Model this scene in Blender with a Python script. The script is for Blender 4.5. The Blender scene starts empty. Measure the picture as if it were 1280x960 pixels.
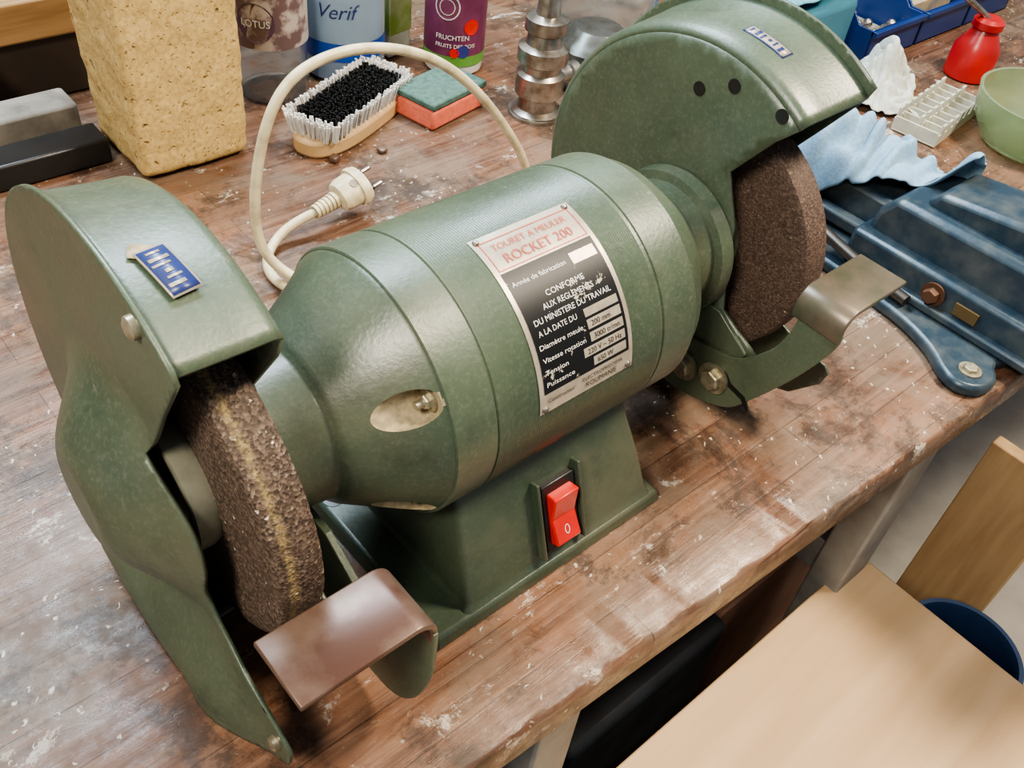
import bpy, bmesh, math, random
from mathutils import Vector, Matrix, noise
from mathutils.geometry import delaunay_2d_cdt
random.seed(3)
sc=bpy.context.scene
COL=sc.collection
AX=0.150   # grinder axis height

# ---------------------------------------------------------------- materials
def new_mat(name):
    m=bpy.data.materials.new(name); m.use_nodes=True
    nt=m.node_tree; b=nt.nodes['Principled BSDF']
    return m,nt,b
def N(nt,t,**k):
    n=nt.nodes.new(t)
    for a,v in k.items():
        if a in n.inputs: n.inputs[a].default_value=v
        else: setattr(n,a,v)
    return n
def ramp(nt,fac,stops):
    r=nt.nodes.new('ShaderNodeValToRGB'); e=r.color_ramp.elements
    while len(e)>1: e.remove(e[-1])
    e[0].position=stops[0][0]; e[0].color=(*stops[0][1],1)
    for p,c in stops[1:]:
        k=e.new(p); k.color=(*c,1)
    nt.links.new(fac,r.inputs[0]); return r.outputs[0]
def g3(x): return (x,x,x)
def mix(nt,f,a,b,bt='MIX'):
    m=nt.nodes.new('ShaderNodeMix'); m.data_type='RGBA'; m.blend_type=bt
    for s,v in ((m.inputs[0],f),(m.inputs[6],a),(m.inputs[7],b)):
        if hasattr(v,'node'): nt.links.new(v,s)
        elif isinstance(v,(int,float)): s.default_value=v
        else: s.default_value=(*v,1)
    return m.outputs[2]
def noise_tex(nt,scale,detail=4,rough=.55,vec=None,dist=0):
    n=N(nt,'ShaderNodeTexNoise'); n.inputs['Scale'].default_value=scale; n.inputs['Detail'].default_value=detail
    n.inputs['Roughness'].default_value=rough; n.inputs['Distortion'].default_value=dist
    if vec is None:
        tc=nt.nodes.new('ShaderNodeTexCoord'); vec=tc.outputs['Object']
    nt.links.new(vec,n.inputs['Vector']); return n.outputs['Fac']
def scaled(nt,s,loc=(0,0,0)):
    tc=nt.nodes.new('ShaderNodeTexCoord'); mp=nt.nodes.new('ShaderNodeMapping'); mp.inputs['Scale'].default_value=s
    mp.inputs['Location'].default_value=loc
    nt.links.new(tc.outputs['Object'],mp.inputs['Vector']); return mp.outputs['Vector']
def bump(nt,b,h,strength=.3,dist=.001):
    bp=nt.nodes.new('ShaderNodeBump'); bp.inputs['Strength'].default_value=strength; bp.inputs['Distance'].default_value=dist
    nt.links.new(h,bp.inputs['Height']); nt.links.new(bp.outputs[0],b.inputs['Normal'])
def simple(name,c,rough=.5,metal=0,c2=None,scale=30,bs=0,bd=.001,lo=.4,hi=.65,trans=0,detail=5,coat=0,stretch=None):
    m,nt,b=new_mat(name)
    b.inputs['Roughness'].default_value=rough; b.inputs['Metallic'].default_value=metal
    b.inputs['Transmission Weight'].default_value=trans; b.inputs['Coat Weight'].default_value=coat
    if c2 is None: c2=tuple(x*.8 for x in c)
    nz=noise_tex(nt,scale,detail,vec=scaled(nt,stretch) if stretch else None)
    nt.links.new(ramp(nt,nz,[(lo,c),(hi,c2)]),b.inputs['Base Color'])
    if bs: bump(nt,b,nz,bs,bd)
    return m
def green_paint(name,base=(.074,.103,.064),dark=(.048,.070,.044),dust=(.14,.155,.115)):
    m,nt,b=new_mat(name)
    n1=noise_tex(nt,9,6,.6); n2=noise_tex(nt,330,4,.7); n3=noise_tex(nt,340,2)
    c=ramp(nt,n1,[(.35,dark),(.62,base)])
    c=mix(nt,ramp(nt,n2,[(.50,g3(0)),(.66,g3(.36))]),c,dust)
    v=scaled(nt,(1,1,2.2)); n4=noise_tex(nt,30,9,.8,v)
    c=mix(nt,ramp(nt,n4,[(.645,g3(0)),(.69,g3(.5))]),c,(.21,.20,.15))
    n5=noise_tex(nt,6,5,.65)
    c=mix(nt,ramp(nt,n5,[(.48,g3(0)),(.70,g3(.45))]),c,(.145,.125,.080))
    n6=noise_tex(nt,16,7,.75)
    c=mix(nt,ramp(nt,n6,[(.56,g3(0)),(.66,g3(.4))]),c,(.030,.038,.026))
    nt.links.new(c,b.inputs['Base Color'])
    nt.links.new(ramp(nt,n1,[(.35,g3(.30)),(.65,g3(.45))]),b.inputs['Roughness'])
    b.inputs['Specular IOR Level'].default_value=.65
    bump(nt,b,n3,.22,.0007)
    return m
M_GREEN=green_paint('green_paint')
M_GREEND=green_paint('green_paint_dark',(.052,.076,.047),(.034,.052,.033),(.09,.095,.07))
def stone(name,yellow=True):
    m,nt,b=new_mat(name)
    v=N(nt,'ShaderNodeTexVoronoi'); v.inputs['Scale'].default_value=640 if yellow else 800
    tc=nt.nodes.new('ShaderNodeTexCoord'); nt.links.new(tc.outputs['Object'],v.inputs['Vector'])
    n1=noise_tex(nt,300,4,.7)
    if yellow: c=ramp(nt,v.outputs['Color'],[(.15,(.028,.018,.012)),(.5,(.078,.052,.036)),(.82,(.155,.110,.078)),(.93,(.22,.17,.12)),(.96,(.75,.67,.55))])
    else: c=ramp(nt,v.outputs['Color'],[(.15,(.040,.024,.018)),(.5,(.075,.047,.035)),(.85,(.13,.088,.066)),(.96,(.19,.14,.11)),(.98,(.42,.34,.27))])
    n2=noise_tex(nt,30,5,.65)
    c=mix(nt,ramp(nt,n2,[(.4,g3(0)),(.7,g3(.5))]),c,(.085,.052,.036))
    if yellow:
        sx=nt.nodes.new('ShaderNodeSeparateXYZ'); nt.links.new(tc.outputs['Object'],sx.inputs[0])
        ma=N(nt,'ShaderNodeMath'); ma.operation='SUBTRACT'; nt.links.new(sx.outputs[0],ma.inputs[0]); ma.inputs[1].default_value=-.2170
        ab=N(nt,'ShaderNodeMath'); ab.operation='ABSOLUTE'; nt.links.new(ma.outputs[0],ab.inputs[0])
        mu=N(nt,'ShaderNodeMath'); mu.operation='MULTIPLY'; nt.links.new(ab.outputs[0],mu.inputs[0]); mu.inputs[1].default_value=230
        f=ramp(nt,mu.outputs[0],[(.15,g3(.65)),(.8,g3(0))])
        f2=mix(nt,1,f,ramp(nt,n1,[(.42,g3(.1)),(.6,g3(1))]),'MULTIPLY')
        c=mix(nt,f2,c,(.40,.30,.12))
    nt.links.new(c,b.inputs['Base Color']); b.inputs['Roughness'].default_value=.7
    bump(nt,b,v.outputs['Distance'],.6 if yellow else .5,.0008 if yellow else .0005)
    return m
M_STONE=stone('abrasive_stone')
M_STONE2=stone('abrasive_stone_fine',False)
M_STEEL=simple('worn_steel',(.42,.40,.36),.30,.9,(.22,.19,.15),60,.2,.0005)
M_BOLT=simple('zinc_bolt',(.46,.42,.30),.4,.7,(.24,.21,.14),120)
M_FLANGE=simple('flange_steel',(.30,.29,.22),.42,.35,(.19,.19,.14),40)
M_RUST=simple('rusty_rest',(.090,.044,.030),.34,.3,(.175,.125,.095),26,.3,.0008,.40,.66,detail=10)
M_REST2=simple('worn_rest',(.17,.135,.10),.36,.35,(.085,.095,.06),30,.2,.0008,detail=9)
M_BLACK=simple('black_plastic',(.012,.012,.012),.35)
M_RED=simple('red_plastic',(.62,.02,.012),.28,coat=.3)
M_WHITE=simple('white_print',(.75,.74,.70),.5)
M_SILVER=simple('label_aluminium',(.50,.44,.35),.38,.35,(.38,.33,.26),80)
def label_black():
    m,nt,b=new_mat('label_black')
    n=noise_tex(nt,62,7,.7)
    nt.links.new(ramp(nt,n,[(.615,(.008,.009,.010)),(.622,(.45,.41,.33))]),b.inputs['Base Color'])
    b.inputs['Roughness'].default_value=.42; b.inputs['Specular IOR Level'].default_value=.3; return m
M_LBLACK=label_black()
M_LRED=simple('label_red',(.50,.08,.04),.5)
M_INK=simple('ink_black',(.02,.02,.02),.5)
M_BLUEINK=simple('ink_blue',(.02,.03,.12),.35,c2=(.03,.05,.17))
M_CREAM=simple('cream_cable',(.66,.58,.38),.42,c2=(.46,.39,.24),scale=60)
M_VISE=simple('blue_vise_paint',(.022,.043,.064),.36,.2,(.075,.092,.098),38,.3,.002,.42,.72,detail=9)
M_BRASS=simple('brass',(.35,.22,.07),.4,.8)
M_DUST=simple('grinding_dust',(.42,.34,.21),.95,0,(.24,.21,.13),180,.3,.001)
# ---------------------------------------------------------------- helpers
def empty(name,loc=(0,0,0)):
    e=bpy.data.objects.new(name,None); e.location=loc; COL.objects.link(e); return e
def mk(name,verts,faces,mat,parent=None,smooth=True,angle=40,bev=0,bseg=2,solid=0,off=0,sub=0):
    me=bpy.data.meshes.new(name); me.from_pydata([tuple(v) for v in verts],[],faces); me.update()
    bm=bmesh.new(); bm.from_mesh(me); bmesh.ops.remove_doubles(bm,verts=bm.verts,dist=1e-6)
    bmesh.ops.recalc_face_normals(bm,faces=bm.faces); bm.to_mesh(me); bm.free()
    o=bpy.data.objects.new(name,me); COL.objects.link(o); me.materials.append(mat)
    if parent: o.parent=parent
    if solid:
        s=o.modifiers.new('s','SOLIDIFY'); s.thickness=solid; s.offset=off
    if bev:
        b=o.modifiers.new('b','BEVEL'); b.width=bev; b.segments=bseg; b.limit_method='ANGLE'; b.angle_limit=math.radians(35)
    if sub:
        s=o.modifiers.new('u','SUBSURF'); s.levels=sub; s.render_levels=sub
    if smooth:
        for p in me.polygons: p.use_smooth=True
        try: me.set_sharp_from_angle(angle=math.radians(angle))
        except Exception: pass
    return o
def box(name,x0,x1,y0,y1,z0,z1,mat,parent=None,bev=.002,taper=None,bseg=2):
    t=taper or (x0,x1,y0,y1)
    v=[(x0,y0,z0),(x1,y0,z0),(x1,y1,z0),(x0,y1,z0),(t[0],t[2],z1),(t[1],t[2],z1),(t[1],t[3],z1),(t[0],t[3],z1)]
    f=[(0,1,2,3),(4,5,6,7),(0,1,5,4),(1,2,6,5),(2,3,7,6),(3,0,4,7)]
    return mk(name,v,f,mat,parent,bev=bev,bseg=bseg,angle=30)
def lathe(name,prof,mat,parent=None,axis='X',c=(0,0,0),seg=64,caps=True,angle=35):
    v=[];f=[]
    for (a,r) in prof:
        for i in range(seg):
            t=2*math.pi*i/seg
            if axis=='X': v.append((c[0]+a,c[1]+r*math.cos(t),c[2]+r*math.sin(t)))
            elif axis=='Y': v.append((c[0]+r*math.cos(t),c[1]+a,c[2]+r*math.sin(t)))
            else: v.append((c[0]+r*math.cos(t),c[1]+r*math.sin(t),c[2]+a))
    n=len(prof)
    for j in range(n-1):
        for i in range(seg):
            k=(i+1)%seg; f.append((j*seg+i,j*seg+k,(j+1)*seg+k,(j+1)*seg+i))
    if caps:
        if prof[0][1]>1e-5: f.append(tuple(range(seg)))
        if prof[-1][1]>1e-5: f.append(tuple((n-1)*seg+i for i in range(seg)))
    return mk(name,v,f,mat,parent,angle=angle)
def prism(name,poly,a0,a1,mat,parent=None,axis='X',bev=.001):
    n=len(poly); v=[]
    for a in (a0,a1):
        for p in poly:
            v.append((a,p[0],p[1]) if axis=='X' else ((p[0],a,p[1]) if axis=='Y' else (p[0],p[1],a)))
    f=[tuple(range(n)),tuple(range(n,2*n))]+[(i,(i+1)%n,n+(i+1)%n,n+i) for i in range(n)]
    return mk(name,v,f,mat,parent,bev=bev,angle=30)
def smooth_poly(P,n=5):
    out=[]
    for i in range(len(P)-1):
        p0=P[max(i-1,0)];p1=P[i];p2=P[i+1];p3=P[min(i+2,len(P)-1)]
        for k in range(n):
            t=k/n
            out.append(tuple(.5*((2*p1[d])+(-p0[d]+p2[d])*t+(2*p0[d]-5*p1[d]+4*p2[d]-p3[d])*t*t+(-p0[d]+3*p1[d]-3*p2[d]+p3[d])*t**3) for d in range(len(p1))))
    out.append(P[-1]); return out
def tube(name,pts,r,mat,parent=None,res=6):
    cu=bpy.data.curves.new(name,'CURVE'); cu.dimensions='3D'; cu.bevel_depth=r; cu.bevel_resolution=4; cu.resolution_u=res
    s=cu.splines.new('NURBS'); s.points.add(len(pts)-1)
    for p,q in zip(s.points,pts): p.co=(*q,1)
    s.order_u=4; s.use_endpoint_u=True
    cu.use_fill_caps=True
    o=bpy.data.objects.new(name,cu); COL.objects.link(o); cu.materials.append(mat)
    dg=bpy.context.evaluated_depsgraph_get(); me=bpy.data.meshes.new_from_object(o.evaluated_get(dg))
    bpy.data.objects.remove(o)
    mo=bpy.data.objects.new(name,me); COL.objects.link(mo); mo.parent=parent
    for p in me.polygons: p.use_smooth=True
    return mo
def bolt(name,c,r,h,axis,mat,parent,washer=True,sgn=1):
    v=[];f=[]
    for k,(a,rr) in enumerate([(0,r),(h*.8,r),(h,r*.86)]):
        for i in range(6):
            t=math.pi/3*i+.3
            p=(a*sgn,rr*math.cos(t),rr*math.sin(t))
            if axis=='Z': p=(p[1],p[2],p[0])
            if axis=='Y': p=(p[1],p[0],p[2])
            v.append((c[0]+p[0],c[1]+p[1],c[2]+p[2]))
    for j in range(2):
        for i in range(6): f.append((j*6+i,j*6+(i+1)%6,(j+1)*6+(i+1)%6,(j+1)*6+i))
    f.append(tuple(range(12,18))); f.append(tuple(range(6)))
    o=mk(name,v,f,mat,parent,smooth=False,bev=.0004)
    if washer:
        lathe(name+'_washer',[(-.0005*sgn,r*1.5),(.0015*sgn,r*1.5)],mat,parent,axis,c,24)
    return o

# ================================================================ BENCH GRINDER
G=empty('bench_grinder')
C0=(0,0,AX); R=.087
prof=[(-.1062,R-.0010),(-.1055,R),(-.077,R),(-.0765,R-.0010),(-.0753,R-.0010),(-.0748,R)]
x=-.074; k=0
while x<.060:
    prof.append((x,R+(.00014 if k%2 else -.00026))); x+=.0009; k+=1
prof+=[(.061,R),(.0615,R-.0010),(.0627,R-.0010),(.0632,R),(.0935,R),(.0945,R-.001)]
lathe('motor_housing',prof,M_GREEN,G,'X',C0,160,angle=30)
ebp=[(-.1050,.02),(-.1050,R-.0014),(-.1072,R-.0020),(-.1085,.0840),(-.1530,.0560),(-.156,.0535),(-.158,.0505),(-.160,.0495),(-.187,.0475),(-.187,.02)]
eb=lathe('end_bell_left',ebp,M_GREEN,G,'X',C0,128,angle=25)
ANG=[147,33,213,327]; BR=.0108
for i,a in enumerate(ANG):
    a=math.radians(a)
    c=(0,.0745*math.cos(a),AX+.0745*math.sin(a))
    ct=lathe('cut%d'%i,[(-.17,BR),(-.1078,BR)],M_GREEN,None,'X',c,32)
    m=eb.modifiers.new('bo%d'%i,'BOOLEAN'); m.object=ct; m.operation='DIFFERENCE'; m.solver='EXACT'
    dg=bpy.context.evaluated_depsgraph_get(); me=bpy.data.meshes.new_from_object(eb.evaluated_get(dg))
    eb.modifiers.clear(); eb.data=me; bpy.data.objects.remove(ct)
eb.data.materials.append(M_DUST)
di=len(eb.data.materials)-1
for p in eb.data.polygons:
    for a in ANG:
        a=math.radians(a)
        if math.hypot(p.center.y-.0745*math.cos(a),p.center.z-AX-.0745*math.sin(a))<BR+.0001 and (abs(p.normal.x)<.2 or p.center.x>-.1082): p.material_index=di
eb.data.set_sharp_from_angle(angle=math.radians(30))
for i,a in enumerate(ANG):
    a=math.radians(a); c=(-.1080,.0735*math.cos(a),AX+.0735*math.sin(a))
    bolt('through_bolt_%d'%i,c,.0048,.005,'X',M_BOLT,G,True,-1)
    lathe('through_bolt_%d_thread'%i,[(-.010,.0026),(0,.0026)],M_BOLT,G,'X',c,16)
rb=[(.0935,.02),(.0935,R-.0014),(.0965,R-.003),(.108,.0795),(.124,.066),(.135,.0565),(.139,.0535),(.141,.051),(.158,.050),(.1590,.0565),(.1700,.0575),(.1725,.056),(.1725,.02)]
lathe('end_bell_right',rb,M_GREEN,G,'X',C0,128,angle=25)
# ---- base
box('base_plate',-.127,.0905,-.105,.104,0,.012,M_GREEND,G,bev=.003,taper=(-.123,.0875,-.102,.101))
def rrect(x0,x1,y0,y1,r,n=5):
    P=[]
    for (cx,cy,a0) in ((x1-r,y1-r,0),(x0+r,y1-r,90),(x0+r,y0+r,180),(x1-r,y0+r,270)):
        for i in range(n+1):
            a=math.radians(a0+90*i/n); P.append((cx+r*math.cos(a),cy+r*math.sin(a)))
    return P
rings=[(.010,(-.100,.083,-.1015,.1015,.004)),(.0135,(-.0965,.0795,-.0985,.0985,.004)),(.018,(-.095,.078,-.0965,.0965,.004)),(.05,(-.093,.072,-.0862,.0862,.004)),(.085,(-.090,.064,-.0735,.0735,.005)),(.104,(-.0885,.060,-.066,.066,.005)),(.118,(-.088,.058,-.060,.060,.005))]
v=[];f=[]
for z,a in rings: v+=[(p[0],p[1],z) for p in rrect(*a)]
n=24
for j in range(len(rings)-1):
    for i in range(n): f.append((j*n+i,j*n+(i+1)%n,(j+1)*n+(i+1)%n,(j+1)*n+i))
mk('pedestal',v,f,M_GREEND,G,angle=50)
lathe('base_mount_hole',[(0.0118,.0075),(.0124,.0075)],M_BLACK,G,'Z',(-.114,.034,0),24)
# ---- switch
SW=empty('switch_assembly',(-.011,-.0885,.045)); SW.parent=G
SW.rotation_euler=(-math.atan2(.0335,.102),0,0)
def sbox(n,x0,x1,y0,y1,z0,z1,m,bev=.001):
    return box(n,x0,x1,y0,y1,z0,z1,m,SW,bev)
sbox('guard_rib_left',-.0200,-.0175,-.006,.006,-.029,.036,M_GREEND)
sbox('guard_rib_right',.0170,.0195,-.006,.006,-.029,.036,M_GREEND)
sbox('switch_bezel',-.0150,.0150,-.0035,.004,-.026,.030,M_BLACK,.0012)
rk=[(-.002,-.020),(-.0105,-.019),(-.0060,.001),(-.0095,.012),(-.0125,.0215),(-.002,.0230)]
prism('rocker',rk,-.0110,.0110,M_RED,SW,'X',.0012)
def txt(s,size):
    cu=bpy.data.curves.new('t','FONT'); cu.body=s; cu.size=size; cu.resolution_u=3
    o=bpy.data.objects.new('t',cu); COL.objects.link(o)
    dg=bpy.context.evaluated_depsgraph_get(); me=bpy.data.meshes.new_from_object(o.evaluated_get(dg))
    bpy.data.objects.remove(o)
    vs=[tuple(v.co) for v in me.vertices]; fs=[tuple(p.vertices) for p in me.polygons]
    return vs,fs
y_at=lambda z:-.0105+(z+.019)/.020*.0045-.0003
t=[2*math.pi*i/24 for i in range(24)]
v=[(.0022*math.cos(a),y_at(-.0095+.0036*math.sin(a)),-.0095+.0036*math.sin(a)) for a in t]+[(.0015*math.cos(a),y_at(-.0095+.0029*math.sin(a)),-.0095+.0029*math.sin(a)) for a in t]
mk('rocker_mark',v,[(i,(i+1)%24,24+(i+1)%24,24+i) for i in range(24)],M_WHITE,SW,smooth=False)
# ---- rating plate
LT=empty('rating_plate'); LT.parent=G
A_TOP=math.radians(83.5)
def cylpt(u,v,r):
    a=A_TOP-v/R
    return (-.045+u, -r*math.cos(a), AX+r*math.sin(a))
def patch(name,u0,u1,v0,v1,r,mat,n=24):
    v=[]
    for i in range(n+1):
        vv=v0+(v1-v0)*i/n
        v+= [cylpt(u0,vv,r),cylpt(u1,vv,r)]
    return mk(name,v,[(2*i,2*i+1,2*i+3,2*i+2) for i in range(n)],mat,LT)
def ltext(name,s,u,v,size,mat,r=R+.00095,w=None):
    vs,fs=txt(s,size)
    x0=min(a[0] for a in vs); x1=max(a[0] for a in vs)
    k=1 if w is None else w/(x1-x0)
    mk(name,[cylpt(u+(a[0]-x0)*k,v-a[1],r) for a in vs],fs,mat,LT,smooth=False)
W=.0775;H=.117
patch('plate',0,W,0,H,R+.0004,M_SILVER)
patch('plate_black',.0035,W-.0035,.0275,.1035,R+.0007,M_LBLACK)
for (n_,a) in (('a',(.004,W-.004,.0045,.0051)),('b',(.004,W-.004,.0255,.0261)),('c',(.004,.0046,.0045,.0261)),('d',(W-.0046,W-.004,.0045,.0261))):
    patch('red_frame_'+n_,*a,R+.0007,M_LRED,6)
ltext('text_title','TOURET A MEULER',.010,.0128,.0064,M_LRED,w=.057)
ltext('text_model','ROCKET 200',.013,.0228,.0092,M_LRED,w=.052)
rows=[('Année de fabrication',.006,.0375,.0042,.041),('CONFORME',.024,.0495,.0050,.030),('AUX REGLEMENTS',.018,.0560,.0050,.040),('DU MINISTERE DU TRAVAIL',.008,.0625,.0050,.061),('A LA DATE DU',.008,.0690,.0048,.030),
('Diamètre meule',.006,.0765,.0044,.034),('Vitesse rotation',.006,.0845,.0044,.034),('Tension',.006,.0920,.0044,.018),('Puissance',.006,.0995,.0044,.022)]
for i,(s,u,v_,sz,w) in enumerate(rows): ltext('text_line_%d'%i,s,u,v_,sz,M_WHITE,w=w)
for i,(u0,v0,v1,s) in enumerate([(.052,.0325,.0395,''),(.044,.0655,.0705,''),(.044,.0722,.0780,'200 mm'),(.044,.0800,.0858,'3000 tr/mn'),(.037,.0878,.0936,'220 V ~ 50 Hz'),(.044,.0955,.1013,'650 W')]):
    patch('value_box_%d'%i,u0,W-.006,v0,v1,R+.0009,M_SILVER,4)
    if s: ltext('value_%d'%i,s,u0+.003,v1-.0013,.0048,M_INK,R+.0012)
ltext('text_maker','Constructeur',.006,.110,.004,M_INK,w=.022)
ltext('text_maker2','ELECTROPRECIZIA',.034,.1085,.0036,M_INK,w=.034)
ltext('text_maker3','ROUMANIE',.037,.1138,.0052,M_INK,w=.026)
for i,(u,v_) in enumerate([(.004,.003),(W-.004,.003),(.004,H-.003),(W-.004,H-.003)]):
    p=Vector(cylpt(u,v_,R))
    bm=bmesh.new(); bmesh.ops.create_uvsphere(bm,u_segments=12,v_segments=8,radius=.0024); me=bpy.data.meshes.new('rivet'); bm.to_mesh(me); bm.free()
    o=bpy.data.objects.new('rivet_%d'%i,me); me.materials.append(M_STEEL); o.location=p; o.parent=LT; COL.objects.link(o)

# ---- guards
def arc(c,r,a0,a1,n):
    return [(c[0]+r*math.cos(math.radians(a0+(a1-a0)*i/n)),c[1]+r*math.sin(math.radians(a0+(a1-a0)*i/n))) for i in range(n+1)]
def lerp_poly(P,n):
    out=[]
    for i in range(len(P)-1):
        for k in range(n):
            t=k/n; out.append((P[i][0]*(1-t)+P[i+1][0]*t,P[i][1]*(1-t)+P[i+1][1]*t))
    out.append(P[-1]); return out
def inside(p,P):
    c=False; j=len(P)-1
    for i in range(len(P)):
        if (P[i][1]>p[1])!=(P[j][1]>p[1]) and p[0]<(P[j][0]-P[i][0])*(p[1]-P[i][1])/(P[j][1]-P[i][1])+P[i][0]: c=not c
        j=i
    return c
def fillplate(name,outline,xf,mat,parent,thick,off,step=.0035,sharp=35):
    P=[outline[0]]
    for p in outline[1:]:
        if math.hypot(p[0]-P[-1][0],p[1]-P[-1][1])>1e-4: P.append(p)
    if math.hypot(P[0][0]-P[-1][0],P[0][1]-P[-1][1])<1e-4: P.pop()
    if sum(P[i][0]*P[(i+1)%len(P)][1]-P[(i+1)%len(P)][0]*P[i][1] for i in range(len(P)))<0: P.reverse()
    pts=[Vector(p) for p in P]; n=len(P)
    y0=min(p[0] for p in P);y1=max(p[0] for p in P);z0=min(p[1] for p in P);z1=max(p[1] for p in P)
    yy=y0;r=0
    while yy<y1:
        zz=z0+(step/2 if r%2 else 0)
        while zz<z1:
            if inside((yy,zz),P) and min((yy-q[0])**2+(zz-q[1])**2 for q in P)>(step*.55)**2: pts.append(Vector((yy,zz)))
            zz+=step
        yy+=step*.87; r+=1
    res=delaunay_2d_cdt(pts,[],[list(range(n))],1,1e-6)
    v=[(xf(p.x,p.y),p.x,p.y) for p in res[0]]
    return mk(name,v,[tuple(t) for t in res[2]],mat,parent,solid=thick,off=off,angle=sharp)
def sst(a,b,x):
    t=max(0,min(1,(x-a)/(b-a))); return t*t*(3-2*t)
def guard(s,XI,XO,tag,GC,a_up,inner_tail,cov_tail,flare,lip,screws):
    E=empty('wheel_guard_'+tag); E.parent=G
    gp=lambda deg,rho:(GC[0]+rho*math.cos(math.radians(deg)),GC[1]+rho*math.sin(math.radians(deg)))
    inner=arc(GC,.133,a_up,-118,70)+lerp_poly(inner_tail,4)
    fillplate('inner_plate',inner,lambda y,z:s*XI,M_GREEN,E,.003,0,.008)
    pf=[(XI,.132),(XI+.0010,.1350),(XI+.003,.1372),(XI+.006,.1385),(XI+.02,.1395),(XO-.004,.1430),(XO-.001,.1440)]
    n=80; v=[];f=[]
    for (xx,rho) in pf:
        for i in range(n+1):
            y,z=gp(a_up+(-100-a_up)*i/n,rho); v.append((s*xx,y,z))
    for j in range(len(pf)-1):
        for i in range(n): f.append((j*(n+1)+i,j*(n+1)+i+1,(j+1)*(n+1)+i+1,(j+1)*(n+1)+i))
    mk('rim_band',v,f,M_GREEN,E,solid=.0028,off=0,angle=50)
    cov=arc(GC,lip,a_up-1,-108,80)+cov_tail
    def xf(y,z):
        d=math.hypot(y-.022,z-.140)/.080
        h=sst(1.06,.28,d)*.031
        h+=flare*sst(.085,.02,z)*sst(-.115,-.05,y)
        return s*(XO+h)
    fillplate('outer_cover',cov,xf,M_GREEN,E,.0026,0,.0032,40)
    for i,dg in enumerate(screws):
        y,z=gp(dg,.140)
        lathe('cover_screw_%d'%i,[(0,.0058),(.0030*s,.0055),(.0045*s,.003)],M_BOLT,E,'X',(s*(XO+.0012),y,z),20)
    lathe('cover_screw_tip',[(0,.0050),(.0030*s,.0046),(.0042*s,.003)],M_BOLT,E,'X',(s*(XO+.0012),-.110,.040 if s<0 else .058),20)
    return E
GL=(.015,.158); GR=(.007,.164)
covL=lerp_poly([(-.034,.006),(-.060,.006),(-.088,.010),(-.112,.020),(-.121,.030),(-.124,.045)],4)[1:]+smooth_poly([(-.122,.050),(-.098,.066),(-.072,.080),(-.054,.094),(-.050,.112),(-.055,.135),(-.054,.1555),(-.047,.1705),(-.034,.184),(-.018,.197)],4)+lerp_poly([(-.022,.205),(-.042,.240),(-.066,.278)],4)
EL=guard(-1,.1895,.2415,'left',GL,122.5,[(-.066,.050),(-.089,.087),(-.050,.107),(-.044,.120),(-.040,.150),(-.036,.185),(-.021,.213),(-.050,.255)],covL,.018,.149,(111,))
covR=lerp_poly([(-.040,.016),(-.070,.018),(-.105,.034),(-.126,.060),(-.129,.072)],4)[1:]+smooth_poly([(-.124,.078),(-.098,.082),(-.072,.090),(-.053,.102),(-.050,.114),(-.055,.135),(-.0545,.1555),(-.048,.1705),(-.034,.184),(-.016,.197)],4)+lerp_poly([(-.024,.208),(-.050,.245),(-.074,.280)],4)
ER=guard(1,.1755,.238,'right',GR,125,[(-.060,.052),(-.0955,.0994),(-.0576,.118),(-.050,.150),(-.045,.185),(-.029,.222),(-.055,.258)],covR,.004,.152,(111,62,8))
for i,(y,z) in enumerate([(.0125,.2655),(-.014,.279),(-.0545,.2765)]):
    lathe('plate_hole_%d'%i,[(-.0002,.0050),(.0006,.0050)],M_BLACK,ER,'X',(.1737,y,z),24)
def sticker(E,name,xc,deg,w,h,rho,mats,GC,tilt=0,marks=True):
    ct,st_=math.cos(tilt),math.sin(tilt)
    def pt(u,v,r):
        u,v=u*ct-v*st_,u*st_+v*ct
        a=math.radians(deg)+v/rho
        rr=r+ (abs(xc+u)-.21)*.09
        return (xc+u,GC[0]+rr*math.cos(a),GC[1]+rr*math.sin(a))
    def pp(nm,u0,u1,v0,v1,r,m):
        n=8; v=[]
        for i in range(n+1):
            vv=v0+(v1-v0)*i/n; v+=[pt(u0,vv,r),pt(u1,vv,r)]
        mk(nm,v,[(2*i,2*i+1,2*i+3,2*i+2) for i in range(n)],m,E,solid=.0003)
    pp(name,-w/2,w/2,-h/2,h/2,rho,mats[0])
    if not marks: return
    pp(name+'_panel',-w/2+.001,w/2-.001,-h/2+.001,h/2-.001,rho+.0003,mats[1])
    random.seed(9)
    for k in range(6):
        v0=-h/2+.003+k*(h-.006)/6
        a=random.uniform(-.36,-.1)*w; b=random.uniform(.1,.34)*w
        pp(name+'_mark_%d'%k,a,b,v0,v0+(h-.008)/(11 if k%2 else 17),rho+.0006,mats[2])
sticker(EL,'badge_residue',-.2245,98.5,.011,.009,.1430,(M_DUST,)*3,GL,.5,False)
sticker(EL,'maker_badge',-.2195,104,.0150,.028,.1437,(M_SILVER,M_BLUEINK,M_SILVER),GL,-.14)
sticker(ER,'maker_badge',.200,98,.0105,.036,.1425,(M_BLUEINK,M_SILVER,M_BLUEINK),GR)

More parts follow.
